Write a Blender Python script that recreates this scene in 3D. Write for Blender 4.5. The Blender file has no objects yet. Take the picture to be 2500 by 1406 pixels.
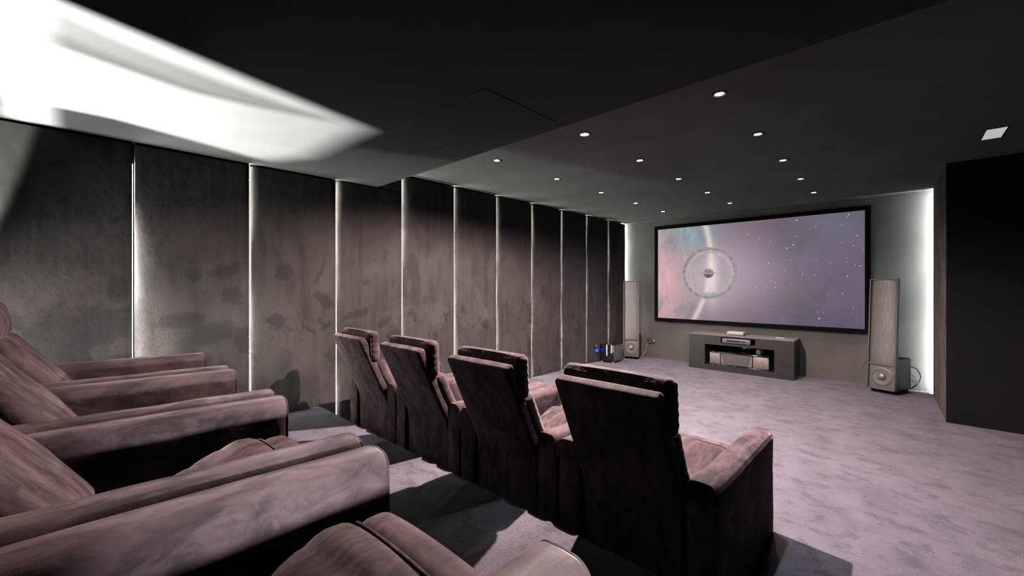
import bpy, bmesh, math, random
from mathutils import Vector, Matrix, noise
random.seed(7)
scn = bpy.context.scene
col = scn.collection
R = math.radians
PI = math.pi

# ------------------------------------------------------------------ tags
def tag(o, label=None, cat=None, group=None, kind=None):
    if label: o['label'] = label
    if cat: o['category'] = cat
    if group: o['group'] = group
    if kind: o['kind'] = kind
    return o

def empty(name, loc=(0, 0, 0), rz=0.0):
    o = bpy.data.objects.new(name, None)
    o.empty_display_size = 0.05
    o.location = loc
    o.rotation_euler = (0, 0, rz)
    col.objects.link(o)
    return o

def link(name, bm, mat, parent=None, smooth=True):
    bmesh.ops.recalc_face_normals(bm, faces=bm.faces[:])
    me = bpy.data.meshes.new(name)
    bm.to_mesh(me)
    bm.free()
    mats = mat if isinstance(mat, (list, tuple)) else [mat]
    for m in mats:
        me.materials.append(m)
    for p in me.polygons:
        p.use_smooth = smooth
    if smooth:
        try:
            me.set_sharp_from_angle(angle=R(38))
        except Exception:
            pass
    o = bpy.data.objects.new(name, me)
    col.objects.link(o)
    if parent:
        o.parent = parent
    return o

def copy_tree(o, parent=None):
    c = o.copy()
    col.objects.link(c)
    if parent:
        c.parent = parent
    for ch in list(o.children):
        copy_tree(ch, c)
    return c

# ------------------------------------------------------------------ mesh helpers
def box(bm, x0, x1, y0, y1, z0, z1, mi=0):
    vs = [bm.verts.new(p) for p in ((x0, y0, z0), (x1, y0, z0), (x1, y1, z0), (x0, y1, z0),
                                    (x0, y0, z1), (x1, y0, z1), (x1, y1, z1), (x0, y1, z1))]
    for f in ((0, 3, 2, 1), (4, 5, 6, 7), (0, 1, 5, 4), (1, 2, 6, 5), (2, 3, 7, 6), (3, 0, 4, 7)):
        fc = bm.faces.new([vs[i] for i in f])
        fc.material_index = mi
    return vs

def bevbox(bm, x0, x1, y0, y1, z0, z1, r=0.005, seg=2):
    t = bmesh.new()
    box(t, x0, x1, y0, y1, z0, z1)
    bmesh.ops.bevel(t, geom=t.edges[:], offset=r, segments=seg, affect='EDGES', profile=0.5)
    merge(bm, t)

def merge(bm, t, M=None):
    me = bpy.data.meshes.new('tmp')
    t.to_mesh(me)
    t.free()
    if M is not None:
        me.transform(M)
    bm.from_mesh(me)
    bpy.data.meshes.remove(me)

def axis_samples(h, r, n):
    k = (0.0, 0.22, 0.5, 0.8)
    a = [-h + r * f for f in k]
    i = [-(h - r) + 2 * (h - r) * j / n for j in range(n + 1)]
    return a + i + [-v for v in reversed(a)]

def rbox(bm, c, h, r, n=(4, 4, 4), puff=(0, 0, 0), fn=None, M=None):
    """rounded, optionally puffed box: centre c, half sizes h, corner radius r"""
    t = bmesh.new()
    S = [axis_samples(h[i], r, n[i]) for i in range(3)]
    cache = {}
    def vert(idx):
        if idx in cache:
            return cache[idx]
        p = [S[i][idx[i]] for i in range(3)]
        q = [max(-(h[i] - r), min(h[i] - r, p[i])) for i in range(3)]
        d = Vector([p[i] - q[i] for i in range(3)])
        if d.length > 1e-9:
            d = d.normalized() * r
        v = [q[i] + d[i] for i in range(3)]
        u = [max(-1, min(1, p[i] / h[i])) for i in range(3)]
        o = [0, 0, 0]
        for i in range(3):
            if puff[i]:
                j, k = (i + 1) % 3, (i + 2) % 3
                o[i] = puff[i] * u[i] * (max(0, 1 - u[j] ** 2) ** 0.6) * (max(0, 1 - u[k] ** 2) ** 0.6)
        v = Vector([c[i] + v[i] + o[i] for i in range(3)])
        if fn:
            v = Vector(fn(v, u))
        cache[idx] = t.verts.new(v)
        return cache[idx]
    N = [len(s) - 1 for s in S]
    for ax in range(3):
        j, k = (ax + 1) % 3, (ax + 2) % 3
        for side in (0, N[ax]):
            for a in range(N[j]):
                for b in range(N[k]):
                    q = []
                    for (da, db) in ((0, 0), (1, 0), (1, 1), (0, 1)):
                        idx = [0, 0, 0]
                        idx[ax] = side
                        idx[j] = a + da
                        idx[k] = b + db
                        q.append(vert(tuple(idx)))
                    t.faces.new(q)
    merge(bm, t, M)

def catmull(pts, n=8, closed=False):
    P = [Vector(p) for p in pts]
    out = []
    m = len(P)
    rng = m if closed else m - 1
    for i in range(rng):
        if closed:
            p0, p1, p2, p3 = P[(i - 1) % m], P[i], P[(i + 1) % m], P[(i + 2) % m]
        else:
            p0, p1, p2, p3 = P[max(0, i - 1)], P[i], P[i + 1], P[min(m - 1, i + 2)]
        for k in range(n):
            t = k / n
            out.append(0.5 * ((2 * p1) + (-p0 + p2) * t + (2 * p0 - 5 * p1 + 4 * p2 - p3) * t * t + (-p0 + 3 * p1 - 3 * p2 + p3) * t ** 3))
    if not closed:
        out.append(P[-1])
    return out

def tube(bm, pts, r, seg=8, closed=False):
    P = [Vector(p) for p in pts]
    m = len(P)
    rings = []
    up = Vector((0, 0, 1))
    for i in range(m):
        if closed:
            d = P[(i + 1) % m] - P[(i - 1) % m]
        else:
            d = P[min(m - 1, i + 1)] - P[max(0, i - 1)]
        if d.length < 1e-9:
            d = Vector((0, 1, 0))
        d.normalize()
        a = d.cross(up)
        if a.length < 1e-3:
            a = d.cross(Vector((1, 0, 0)))
        a.normalize()
        b = d.cross(a)
        rings.append([bm.verts.new(P[i] + r * (math.cos(2 * PI * k / seg) * a + math.sin(2 * PI * k / seg) * b)) for k in range(seg)])
    last = m if closed else m - 1
    for i in range(last):
        A, B = rings[i], rings[(i + 1) % m]
        for k in range(seg):
            bm.faces.new((A[k], A[(k + 1) % seg], B[(k + 1) % seg], B[k]))
    if not closed:
        bm.faces.new(rings[0])
        bm.faces.new(list(reversed(rings[-1])))

def lathe(bm, prof, seg=32, M=None):
    """prof: list of (radius, z) around local z"""
    t = bmesh.new()
    rings = []
    for (r, z) in prof:
        if r < 1e-6:
            rings.append([t.verts.new((0, 0, z))])
        else:
            rings.append([t.verts.new((r * math.cos(2 * PI * k / seg), r * math.sin(2 * PI * k / seg), z)) for k in range(seg)])
    for A, B in zip(rings, rings[1:]):
        if len(A) == 1 and len(B) == 1:
            continue
        for k in range(seg):
            k2 = (k + 1) % seg
            if len(A) == 1:
                t.faces.new((A[0], B[k2], B[k]))
            elif len(B) == 1:
                t.faces.new((A[k], A[k2], B[0]))
            else:
                t.faces.new((A[k], A[k2], B[k2], B[k]))
    merge(bm, t, M)

# ------------------------------------------------------------------ node helpers
KA = 0.45     # the room's finishes are very dark; the lamps are strong
def dk(c, k=None):
    return tuple(v * (KA if k is None else k) for v in c)

class NT:
    def __init__(s, name):
        s.m = bpy.data.materials.new(name)
        s.m.use_nodes = True
        s.t = s.m.node_tree
        s.t.nodes.clear()
        s.out = s.t.nodes.new('ShaderNodeOutputMaterial')
        s.tc = s.t.nodes.new('ShaderNodeTexCoord')
    def n(s, typ, **kw):
        nd = s.t.nodes.new(typ)
        for k, v in kw.items():
            setattr(nd, k, v)
        return nd
    def put(s, sock, v):
        if hasattr(v, 'links') or isinstance(v, bpy.types.NodeSocket):
            s.t.links.new(v, sock)
        elif isinstance(v, (tuple, list)) and len(v) == 3 and sock.type == 'RGBA':
            sock.default_value = (*v, 1)
        else:
            sock.default_value = v
    def math(s, op, a, b=0.0, c=None, clamp=False):
        nd = s.n('ShaderNodeMath', operation=op, use_clamp=clamp)
        s.put(nd.inputs[0], a)
        s.put(nd.inputs[1], b)
        if c is not None:
            s.put(nd.inputs[2], c)
        return nd.outputs[0]
    def mix(s, f, a, b, blend='MIX'):
        nd = s.n('ShaderNodeMix', data_type='RGBA', blend_type=blend)
        s.put(nd.inputs[0], f)
        s.put(nd.inputs[6], a)
        s.put(nd.inputs[7], b)
        return nd.outputs[2]
    def noise(s, vec, scale=5, detail=4, rough=0.55, dist=0.0):
        nd = s.n('ShaderNodeTexNoise')
        s.put(nd.inputs['Vector'], vec)
        nd.inputs['Scale'].default_value = scale
        nd.inputs['Detail'].default_value = detail
        nd.inputs['Roughness'].default_value = rough
        nd.inputs['Distortion'].default_value = dist
        return nd.outputs[0]
    def mapping(s, vec, scale=(1, 1, 1), rot=(0, 0, 0), loc=(0, 0, 0)):
        nd = s.n('ShaderNodeMapping')
        s.put(nd.inputs['Vector'], vec)
        nd.inputs['Scale'].default_value = scale
        nd.inputs['Rotation'].default_value = rot
        nd.inputs['Location'].default_value = loc
        return nd.outputs[0]
    def smooth(s, v, lo, hi):
        nd = s.n('ShaderNodeMapRange', interpolation_type='SMOOTHSTEP')
        s.put(nd.inputs[0], v)
        nd.inputs[1].default_value = lo
        nd.inputs[2].default_value = hi
        return nd.outputs[0]
    def sep(s, v):
        nd = s.n('ShaderNodeSeparateXYZ')
        s.put(nd.inputs[0], v)
        return nd.outputs
    def bump(s, h, strength=0.3, dist=0.01, normal=None):
        nd = s.n('ShaderNodeBump')
        s.put(nd.inputs['Height'], h)
        nd.inputs['Strength'].default_value = strength
        nd.inputs['Distance'].default_value = dist
        if normal is not None:
            s.put(nd.inputs['Normal'], normal)
        return nd.outputs[0]
    def vadd(s, a, b):
        nd = s.n('ShaderNodeVectorMath', operation='ADD')
        s.put(nd.inputs[0], a)
        s.put(nd.inputs[1], b)
        return nd.outputs[0]
    def principled(s, color, rough=0.6, metal=0.0, normal=None, sheen=0.0, sheen_tint=(1, 1, 1), sheen_rough=0.5, spec=0.5, coat=0.0, alpha=None):
        nd = s.n('ShaderNodeBsdfPrincipled')
        s.put(nd.inputs['Base Color'], color)
        s.put(nd.inputs['Roughness'], rough)
        s.put(nd.inputs['Metallic'], metal)
        s.put(nd.inputs['Specular IOR Level'], spec)
        s.put(nd.inputs['Sheen Weight'], sheen)
        s.put(nd.inputs['Sheen Roughness'], sheen_rough)
        nd.inputs['Sheen Tint'].default_value = (*sheen_tint, 1)
        nd.inputs['Coat Weight'].default_value = coat
        if normal is not None:
            s.put(nd.inputs['Normal'], normal)
        if alpha is not None:
            s.put(nd.inputs['Alpha'], alpha)
        s.t.links.new(nd.outputs[0], s.out.inputs[0])
        return s.m
    def emit(s, color, strength):
        nd = s.n('ShaderNodeEmission')
        s.put(nd.inputs[0], color)
        s.put(nd.inputs[1], strength)
        s.t.links.new(nd.outputs[0], s.out.inputs[0])
        return s.m

def plain(name, color, rough=0.5, metal=0.0, spec=0.5, coat=0.0):
    t = NT(name)
    nz = t.noise(t.tc.outputs['Object'], 40, 3)
    color = dk(color)
    c = t.mix(nz, tuple(v * 0.88 for v in color), tuple(min(1, v * 1.12) for v in color))
    return t.principled(c, rough, metal, spec=spec * 0.5, coat=coat)

def emitter(name, color, strength):
    return NT(name).emit(color, strength)

def velvet():
    t = NT('velvet')
    oi = t.n('ShaderNodeObjectInfo')
    off = t.n('ShaderNodeVectorMath', operation='SCALE')
    t.put(off.inputs[0], (1.0, 1.7, 2.3))
    t.put(off.inputs['Scale'], t.math('MULTIPLY', oi.outputs['Random'], 9.0))
    v = t.vadd(t.tc.outputs['Object'], off.outputs[0])
    warp = t.noise(v, 3.0, 2)
    v2 = t.mapping(v, (1.6, 0.8, 1.0), (0.3, 0.2, 0.5))
    a = t.smooth(t.noise(v2, 3.6, 6, 0.62, 0.7), 0.38, 0.64)
    b = t.smooth(t.noise(t.mapping(v, (2.6, 0.8, 1.3), (0.3, 0.1, 0.3)), 7.5, 6, 0.65, 0.8), 0.42, 0.60)
    nap = t.math('MULTIPLY_ADD', a, 0.6, t.math('MULTIPLY', b, 0.4))
    colr = t.mix(nap, dk((0.016, 0.0102, 0.0105)), dk((0.066, 0.0415, 0.0425)))
    fine = t.noise(v, 260, 3, 0.7)
    h = t.math('ADD', t.math('MULTIPLY', nap, 0.25), t.math('MULTIPLY', fine, 0.5))
    soft = t.noise(v, 11, 3)
    nrm = t.bump(h, 0.3, 0.002, t.bump(soft, 0.35, 0.012))
    return t.principled(colr, 0.85, 0, nrm, sheen=t.math('MULTIPLY_ADD', nap, 0.22 * KA, 0.10 * KA), sheen_tint=(1.0, 0.79, 0.82), sheen_rough=0.33, spec=0.05)

def carpet():
    t = NT('carpet')
    v = t.tc.outputs['Object']
    a = t.smooth(t.noise(t.mapping(v, (1.3, 1.0, 1), (0, 0, 0.4)), 2.2, 7, 0.70, 0.4), 0.32, 0.62)
    b = t.smooth(t.noise(t.mapping(v, (1.0, 1.35, 1), (0, 0, 0.9)), 5.0, 7, 0.74, 0.3), 0.36, 0.50)
    nap = t.math('MULTIPLY', t.math('MULTIPLY_ADD', a, 0.45, 0.55), t.math('MULTIPLY_ADD', b, 0.62, 0.38))
    fine = t.noise(v, 300, 4, 0.75)
    mid = t.noise(v, 90, 3, 0.7)
    speck = t.math('MULTIPLY_ADD', t.smooth(fine, 0.30, 0.70), 1.0, 0.45)
    c = t.mix(nap, dk((0.038, 0.0335, 0.040)), dk((0.104, 0.092, 0.107)))
    sc = t.n('ShaderNodeVectorMath', operation='SCALE')
    t.put(sc.inputs[0], c)
    t.put(sc.inputs['Scale'], speck)
    h = t.math('ADD', fine, t.math('MULTIPLY', mid, 0.8))
    nrm = t.bump(h, 0.8, 0.008, t.bump(nap, 0.4, 0.02))
    return t.principled(sc.outputs[0], 0.95, 0, nrm, sheen=0.05, sheen_tint=(0.75, 0.7, 0.9), spec=0.03)

def suede(name='panel_suede', tint=(1, 1, 1), k=1.0):
    k *= KA
    t = NT(name)
    g = t.n('ShaderNodeNewGeometry').outputs['Position']
    x, y, z = t.sep(g)
    blot = t.smooth(t.noise(t.mapping(g, (1, 1.3, 0.8)), 2.0, 6, 0.62, 0.8), 0.40, 0.66)
    streak = t.noise(t.mapping(g, (1, 7, 0.55)), 2.4, 5, 0.6, 0.4)
    marks = t.smooth(t.noise(t.mapping(g, (1, 1.2, 1.0), (0, 0, 0), (0, 3.1, 0)), 3.6, 6, 0.7, 1.6), 0.53, 0.66)
    low = t.math('SUBTRACT', 1.0, t.smooth(z, 0.9, 1.75))
    dark = t.math('MULTIPLY', marks, low)
    # worn hand and brush marks with a shape of their own: (y, z, ry, rz, tilt)
    wv = t.noise(g, 13, 6, 0.68, 0.6)
    yw = t.math('MULTIPLY_ADD', t.math('SUBTRACT', t.noise(t.mapping(g, (1, 1, 1), (0, 0, 0), (5, 2, 1)), 8, 4, 0.6), 0.5), 0.11, y)
    zw = t.math('MULTIPLY_ADD', t.math('SUBTRACT', t.noise(t.mapping(g, (1, 1, 1), (0, 0, 0), (1, 7, 4)), 8, 4, 0.6), 0.5), 0.11, z)
    wob = t.math('MULTIPLY', t.math('SUBTRACT', wv, 0.5), 3.2)
    for (my, mz, ry, rz, tl) in ((1.30, 1.52, .09, .075, .5), (1.63, 1.26, .13, .065, -.6), (1.22, 1.08, .075, .075, 0),
                                 (0.90, 1.30, .08, .10, .2), (0.84, 1.52, .13, .07, .4), (0.98, 0.93, .08, .14, 0),
                                 (1.60, 1.50, .022, .16, -.3), (0.62, 1.48, .06, .05, 0), (1.50, 0.98, .07, .02, -.7),
                                 (0.05, 1.10, .30, .16, .2), (-.12, 1.02, .2, .2, 0), (0.72, 1.0, .22, .10, .3), (0.55, 1.12, .2, .06, 0),
                                 (0.19, 1.37, .06, .10, 0), (2.06, 1.42, .05, .03, .2), (4.98, 1.30, .06, .11, .1), (2.64, 1.62, .1, .16, 0),
                                 (0.17, 1.86, .05, .025, .4), (1.95, 1.1, .16, .04, .2), (2.28, 1.0, .12, .05, .5)):
        dy = t.math('SUBTRACT', yw, my)
        dz = t.math('SUBTRACT', zw, mz)
        ca, sa = math.cos(tl), math.sin(tl)
        a = t.math('MULTIPLY_ADD', dy, ca / ry, t.math('MULTIPLY', dz, sa / ry))
        b = t.math('MULTIPLY_ADD', dz, ca / rz, t.math('MULTIPLY', dy, -sa / rz))
        d = t.math('ADD', t.math('MULTIPLY', a, a), t.math('MULTIPLY', b, b))
        m = t.math('SUBTRACT', 1.0, t.smooth(t.math('ADD', d, wob), 0.45, 1.15))
        dark = t.math('MAXIMUM', dark, t.math('MULTIPLY', m, 0.75))
    c = t.mix(blot, tuple(0.075 * k * q for q in tint), tuple(0.150 * k * q for q in tint))
    c = t.mix(t.smooth(streak, 0.35, 0.7), c, tuple(0.125 * k * q for q in tint))
    c = t.mix(t.math('MULTIPLY', dark, 0.72), c, (0.036 * k, 0.034 * k, 0.034 * k))
    weave = t.noise(t.mapping(g, (1, 1, 1)), 340, 2, 0.7)
    rough_lump = t.noise(g, 26, 6, 0.7, 1.2)
    zone = t.math('MULTIPLY', t.math('SUBTRACT', 1.0, t.smooth(z, 0.95, 1.30)),
                  t.math('MULTIPLY', t.smooth(y, 0.25, 0.30), t.math('SUBTRACT', 1.0, t.smooth(y, 0.48, 0.75))))
    h = t.math('MULTIPLY_ADD', rough_lump, t.math('MULTIPLY', zone, 6.0), t.math('MULTIPLY', t.noise(g, 14, 4), 0.8))
    nrm = t.bump(weave, 0.25, 0.002, t.bump(h, 0.5, 0.008))
    return t.principled(c, 0.9, 0, nrm, sheen=0.02, spec=0.05)

def matte(name, c0, c1, scale=2.0, bump=0.1, k=None):
    c0, c1 = dk(c0, k), dk(c1, k)
    t = NT(name)
    v = t.n('ShaderNodeNewGeometry').outputs['Position']
    f = t.noise(v, scale, 5, 0.6, 0.4)
    c = t.mix(t.smooth(f, 0.35, 0.65), c0, c1)
    return t.principled(c, 0.9, 0, t.bump(t.noise(v, 160, 3), bump, 0.002), spec=0.08)

def screen_mat():
    t = NT('projected_picture')
    g = t.tc.outputs['Generated']
    X, Y, Z = t.sep(g)
    M = t.math
    def gauss(cx, cz, rx, rz):
        a = M('DIVIDE', M('SUBTRACT', X, cx), rx)
        b = M('DIVIDE', M('SUBTRACT', Z, cz), rz)
        d = M('ADD', M('MULTIPLY', a, a), M('MULTIPLY', b, b))
        return M('POWER', 2.718, M('MULTIPLY', d, -1.0))
    v = t.mapping(g, (1.8, 1, 1))
    cl = t.noise(v, 2.6, 6, 0.6, 0.9)
    streaks = t.noise(t.mapping(g, (9, 1, 2.2), (0, 0.55, 0)), 1.6, 5, 0.65, 0.9)
    fine = t.noise(t.mapping(g, (14, 1, 3.0), (0, 0.7, 0)), 2.6, 6, 0.7, 1.0)
    c = t.mix(t.smooth(cl, 0.35, 0.65), (0.150, 0.116, 0.165), (0.098, 0.094, 0.086))
    c = t.mix(M('MULTIPLY', gauss(0.56, 0.5, 0.20, 0.35), 0.55), c, (0.24, 0.20, 0.28))
    c = t.mix(M('MULTIPLY', gauss(0.62, 0.92, 0.16, 0.20), 0.6), c, (0.105, 0.088, 0.135))
    c = t.mix(M('MULTIPLY', gauss(0.52, 0.10, 0.20, 0.20), 0.6), c, (0.120, 0.100, 0.130))
    c = t.mix(M('MULTIPLY', gauss(0.9, 0.9, 0.2, 0.22), 0.6), c, (0.165, 0.155, 0.215))
    c = t.mix(M('MULTIPLY', gauss(0.95, 0.0, 0.3, 0.16), 0.55), c, (0.115, 0.090, 0.165))
    c = t.mix(M('MULTIPLY', gauss(0.48, 0.97, 0.14, 0.14), 0.7), c, (0.20, 0.13, 0.15))
    c = t.mix(M('MULTIPLY', gauss(0.28, 0.45, 0.30, 0.45), 0.95), c, (0.52, 0.41, 0.47))
    left = M('SUBTRACT', 1.0, t.smooth(X, 0.02, 0.30))
    c = t.mix(left, c, (0.46, 0.34, 0.36))
    c = t.mix(M('MULTIPLY', gauss(0.04, 0.45, 0.10, 0.42), 0.95), c, (0.72, 0.40, 0.44))
    c = t.mix(M('MULTIPLY', gauss(0.20, 0.95, 0.13, 0.22), 0.85), c, (0.25, 0.44, 0.47))
    c = t.mix(M('MULTIPLY', gauss(0.09, 0.85, 0.05, 0.16), 0.7), c, (0.26, 0.25, 0.27))
    swirl = M('MULTIPLY', M('SUBTRACT', 1.0, t.smooth(X, 0.26, 0.34)), M('MAXIMUM', t.smooth(Z, 0.60, 0.9), M('SUBTRACT', 1.0, t.smooth(Z, 0.12, 0.38))))
    c = t.mix(M('MULTIPLY', t.smooth(streaks, 0.5, 0.64), M('MULTIPLY', swirl, 0.75)), c, (0.16, 0.15, 0.19))
    c = t.mix(M('MULTIPLY', t.smooth(fine, 0.56, 0.70), M('MULTIPLY', swirl, 0.75)), c, (0.66, 0.60, 0.60))
    lft = M('SUBTRACT', 1.0, t.smooth(X, 0.22, 0.36))
    c = t.mix(M('MULTIPLY', t.smooth(fine, 0.46, 0.60), M('MULTIPLY', lft, 0.22)), c, (0.30, 0.25, 0.29))
    c = t.mix(M('MULTIPLY', t.smooth(streaks, 0.52, 0.66), M('MULTIPLY', lft, 0.28)), c, (0.68, 0.58, 0.58))
    q = M('SUBTRACT', Z, 0.64)
    xc = M('SUBTRACT', 0.318, M('MULTIPLY', M('MULTIPLY', q, q), 0.24))
    d = M('SUBTRACT', X, xc)
    dw = M('DIVIDE', d, 0.016)
    ridge = M('POWER', 2.718, M('MULTIPLY', M('MULTIPLY', dw, dw), -1.0))
    c = t.mix(M('MULTIPLY', ridge, 0.8), c, (0.78, 0.66, 0.60))
    dw2 = M('DIVIDE', M('ADD', d, 0.04), 0.018)
    c = t.mix(M('MULTIPLY', M('POWER', 2.718, M('MULTIPLY', M('MULTIPLY', dw2, dw2), -1.0)), M('MULTIPLY', M('MAXIMUM', t.smooth(Z, 0.68, 0.95), M('SUBTRACT', 1.0, t.smooth(Z, 0.1, 0.3))), 0.6)), c, (0.27, 0.22, 0.24))
    c = t.mix(M('MULTIPLY', gauss(0.325, 0.46, 0.03, 0.24), 0.75), c, (0.86, 0.74, 0.72))
    # plain pale ring with a hub
    rx = M('DIVIDE', M('SUBTRACT', X, 0.305), 1.0)
    rz = M('MULTIPLY', M('SUBTRACT', Z, 0.495), 0.557)
    rr = M('SQRT', M('ADD', M('MULTIPLY', rx, rx), M('MULTIPLY', rz, rz)))
    ring = M('MULTIPLY', t.smooth(rr, 0.112, 0.118), M('SUBTRACT', 1.0, t.smooth(rr, 0.148, 0.154)))
    grain = t.noise(t.mapping(g, (1.8, 1, 1)), 16, 3, 0.6)
    shade = t.mix(t.smooth(grain, 0.30, 0.70), (0.24, 0.205, 0.22), (0.40, 0.355, 0.37))
    shade = t.mix(t.smooth(rr, 0.128, 0.140), t.mix(0.6, shade, (0.55, 0.50, 0.51)), shade)
    c = t.mix(ring, c, shade)
    hub = M('SUBTRACT', 1.0, t.smooth(rr, 0.026, 0.030))
    c = t.mix(hub, c, t.mix(t.smooth(grain, 0.4, 0.6), (0.14, 0.12, 0.13), (0.36, 0.32, 0.33)))
    spoke = M('MULTIPLY', M('SUBTRACT', 1.0, t.smooth(M('ABSOLUTE', rz), 0.005, 0.007)), M('MULTIPLY', t.smooth(rx, -0.115, -0.114), M('SUBTRACT', 1.0, t.smooth(rx, 0.114, 0.115))))
    c = t.mix(M('MULTIPLY', spoke, 0.5), c, (0.42, 0.36, 0.38))
    # stars
    vo = t.n('ShaderNodeTexVoronoi')
    t.put(vo.inputs['Vector'], t.mapping(g, (1.8, 0, 1)))
    vo.inputs['Scale'].default_value = 30
    wn = t.n('ShaderNodeTexWhiteNoise')
    t.put(wn.inputs['Vector'], vo.outputs['Color'])
    big = M('MULTIPLY_ADD', M('POWER', wn.outputs['Value'], 3.0), 0.12, 0.045)
    star = M('LESS_THAN', vo.outputs['Distance'], big)
    keep = M('MULTIPLY', t.smooth(X, 0.36, 0.62), M('GREATER_THAN', wn.outputs['Value'], 0.55))
    c = t.mix(M('MULTIPLY', star, M('MULTIPLY', keep, 0.85)), c, (0.95, 0.92, 0.95))
    return t.emit(c, 1.0)

def grille_mat(name, c0, c1, scale, alpha=None):
    c0, c1 = dk(c0), dk(c1)
    t = NT(name)
    v = t.tc.outputs['Object']
    x, y, z = t.sep(v)
    def wave(s, k):
        return t.math('ABSOLUTE', t.math('SINE', t.math('MULTIPLY', s, k)))
    p = t.math('MULTIPLY', wave(x, scale), wave(z, scale))
    m = t.smooth(p, 0.25, 0.75)
    dash = t.smooth(t.noise(t.mapping(v, (70, 1, 4)), 1.5, 3, 0.6), 0.52, 0.66)
    c = t.mix(m, c1, c0)
    c = t.mix(t.math('MULTIPLY', dash, 0.35), c, tuple(min(1, q * 1.9) for q in c1))
    return t.principled(c, 0.42, 0.55, t.bump(m, 0.5, 0.001), spec=0.4)

VEL = velvet()
CARP = carpet()
SUEDE = suede('panel_suede', (1.0, 0.90, 0.83), 0.255)
SUEDE_BACK = matte('wall_suede', (0.057, 0.054, 0.050), (0.070, 0.067, 0.062), 2.2)
BROWN = matte('brown_suede', (0.040, 0.033, 0.028), (0.075, 0.061, 0.051), 3.0)
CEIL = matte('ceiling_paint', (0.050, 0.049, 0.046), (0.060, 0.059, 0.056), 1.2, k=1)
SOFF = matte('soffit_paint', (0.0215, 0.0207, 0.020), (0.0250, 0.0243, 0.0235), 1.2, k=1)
BLACK = plain('black_felt', (0.003, 0.003, 0.003), 0.95, spec=0.02)
GLOSS = plain('gloss_black', (0.005, 0.005, 0.0055), 0.10, coat=0.5)
SATIN = plain('satin_black', (0.008, 0.008, 0.008), 0.5, spec=0.3)
CONSOLE = plain('console_lacquer', (0.017, 0.0155, 0.0145), 0.36, spec=0.3)
SILVER = plain('silver', (0.34, 0.33, 0.32), 0.35, 0.8)
DKGREY = plain('dark_grey_metal', (0.042, 0.041, 0.039), 0.45, 0.3)
WHITEP = plain('white_plastic', (0.27, 0.255, 0.25), 0.4)
CABLE = plain('black_cable', (0.02, 0.02, 0.02), 0.4)
CABLEG = plain('grey_cable', (0.24, 0.23, 0.22), 0.45)
LED = emitter('led_light', (1.0, 0.99, 0.93), 290.0)
LEDX = emitter('led_bright_light', (1.0, 0.99, 0.95), 700.0)
LEDL = emitter('led_left_corner_light', (0.95, 1.0, 0.97), 850.0)
LEDC = emitter('led_corner_light', (0.94, 0.99, 1.0), 950.0)

# ------------------------------------------------------------------ room
ZC, ZS, YS = 2.643, 2.445, 2.2      # ceiling, soffit, soffit edge
YB, XR, YR = 7.668, 5.35, -2.90     # screen wall, right wall, rear wall
def struct(name, boxes, mat):
    bm = bmesh.new()
    for b in boxes:
        box(bm, *b)
    o = link(name, bm, mat, smooth=False)
    o['kind'] = 'structure'
    return o
struct('floor', [(-0.15, XR + 0.1, YR - 0.1, YB + 0.15, -0.12, 0.0)], CARP)
struct('ceiling', [(-0.15, XR + 0.1, YS + 0.0, YB + 0.15, ZC, ZC + 0.12)], CEIL)
struct('ceiling.001', [(-0.15, XR + 0.1, YR - 0.1, YS, ZS, ZC + 0.12)], SOFF)
struct('wall_left', [(-0.15, -0.075, YR - 0.1, YB + 0.15, 0, ZC)], BLACK)
struct('wall_screen', [(-0.075, XR, YB, YB + 0.15, 0, ZC)], SUEDE_BACK)
struct('wall_rear', [(-0.075, XR, YR - 0.1, YR, 0, ZC)], BLACK)
struct('wall_right', [(XR, XR + 0.1, YR - 0.1, 6.1, 0, ZC)], BLACK)
# the right-hand alcove pier: a return face along the room and a face looking at the seats
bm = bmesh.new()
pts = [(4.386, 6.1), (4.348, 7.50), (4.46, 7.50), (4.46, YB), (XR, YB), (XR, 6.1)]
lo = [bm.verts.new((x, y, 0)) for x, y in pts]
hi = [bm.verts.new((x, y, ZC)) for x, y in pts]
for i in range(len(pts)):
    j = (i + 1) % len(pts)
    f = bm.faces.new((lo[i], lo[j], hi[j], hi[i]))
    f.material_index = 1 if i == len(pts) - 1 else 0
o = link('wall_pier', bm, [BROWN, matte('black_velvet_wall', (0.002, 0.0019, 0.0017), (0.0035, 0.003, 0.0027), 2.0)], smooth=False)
o['kind'] = 'structure'
# raised tiers under the rear row
PH, PF = 0.235, 1.60
TH, TF = 0.345, 0.70
struct('floor.001', [(0.002, 3.80, YR, PF, 0.0, PH)], CARP)
struct('floor.002', [(0.002, 3.80, YR, TF, PH, TH)], CARP)
struct('trim_1', [(0.055, 0.062, YS + 0.3, YB - 0.05, ZC - 0.003, ZC)], BLACK)

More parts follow.
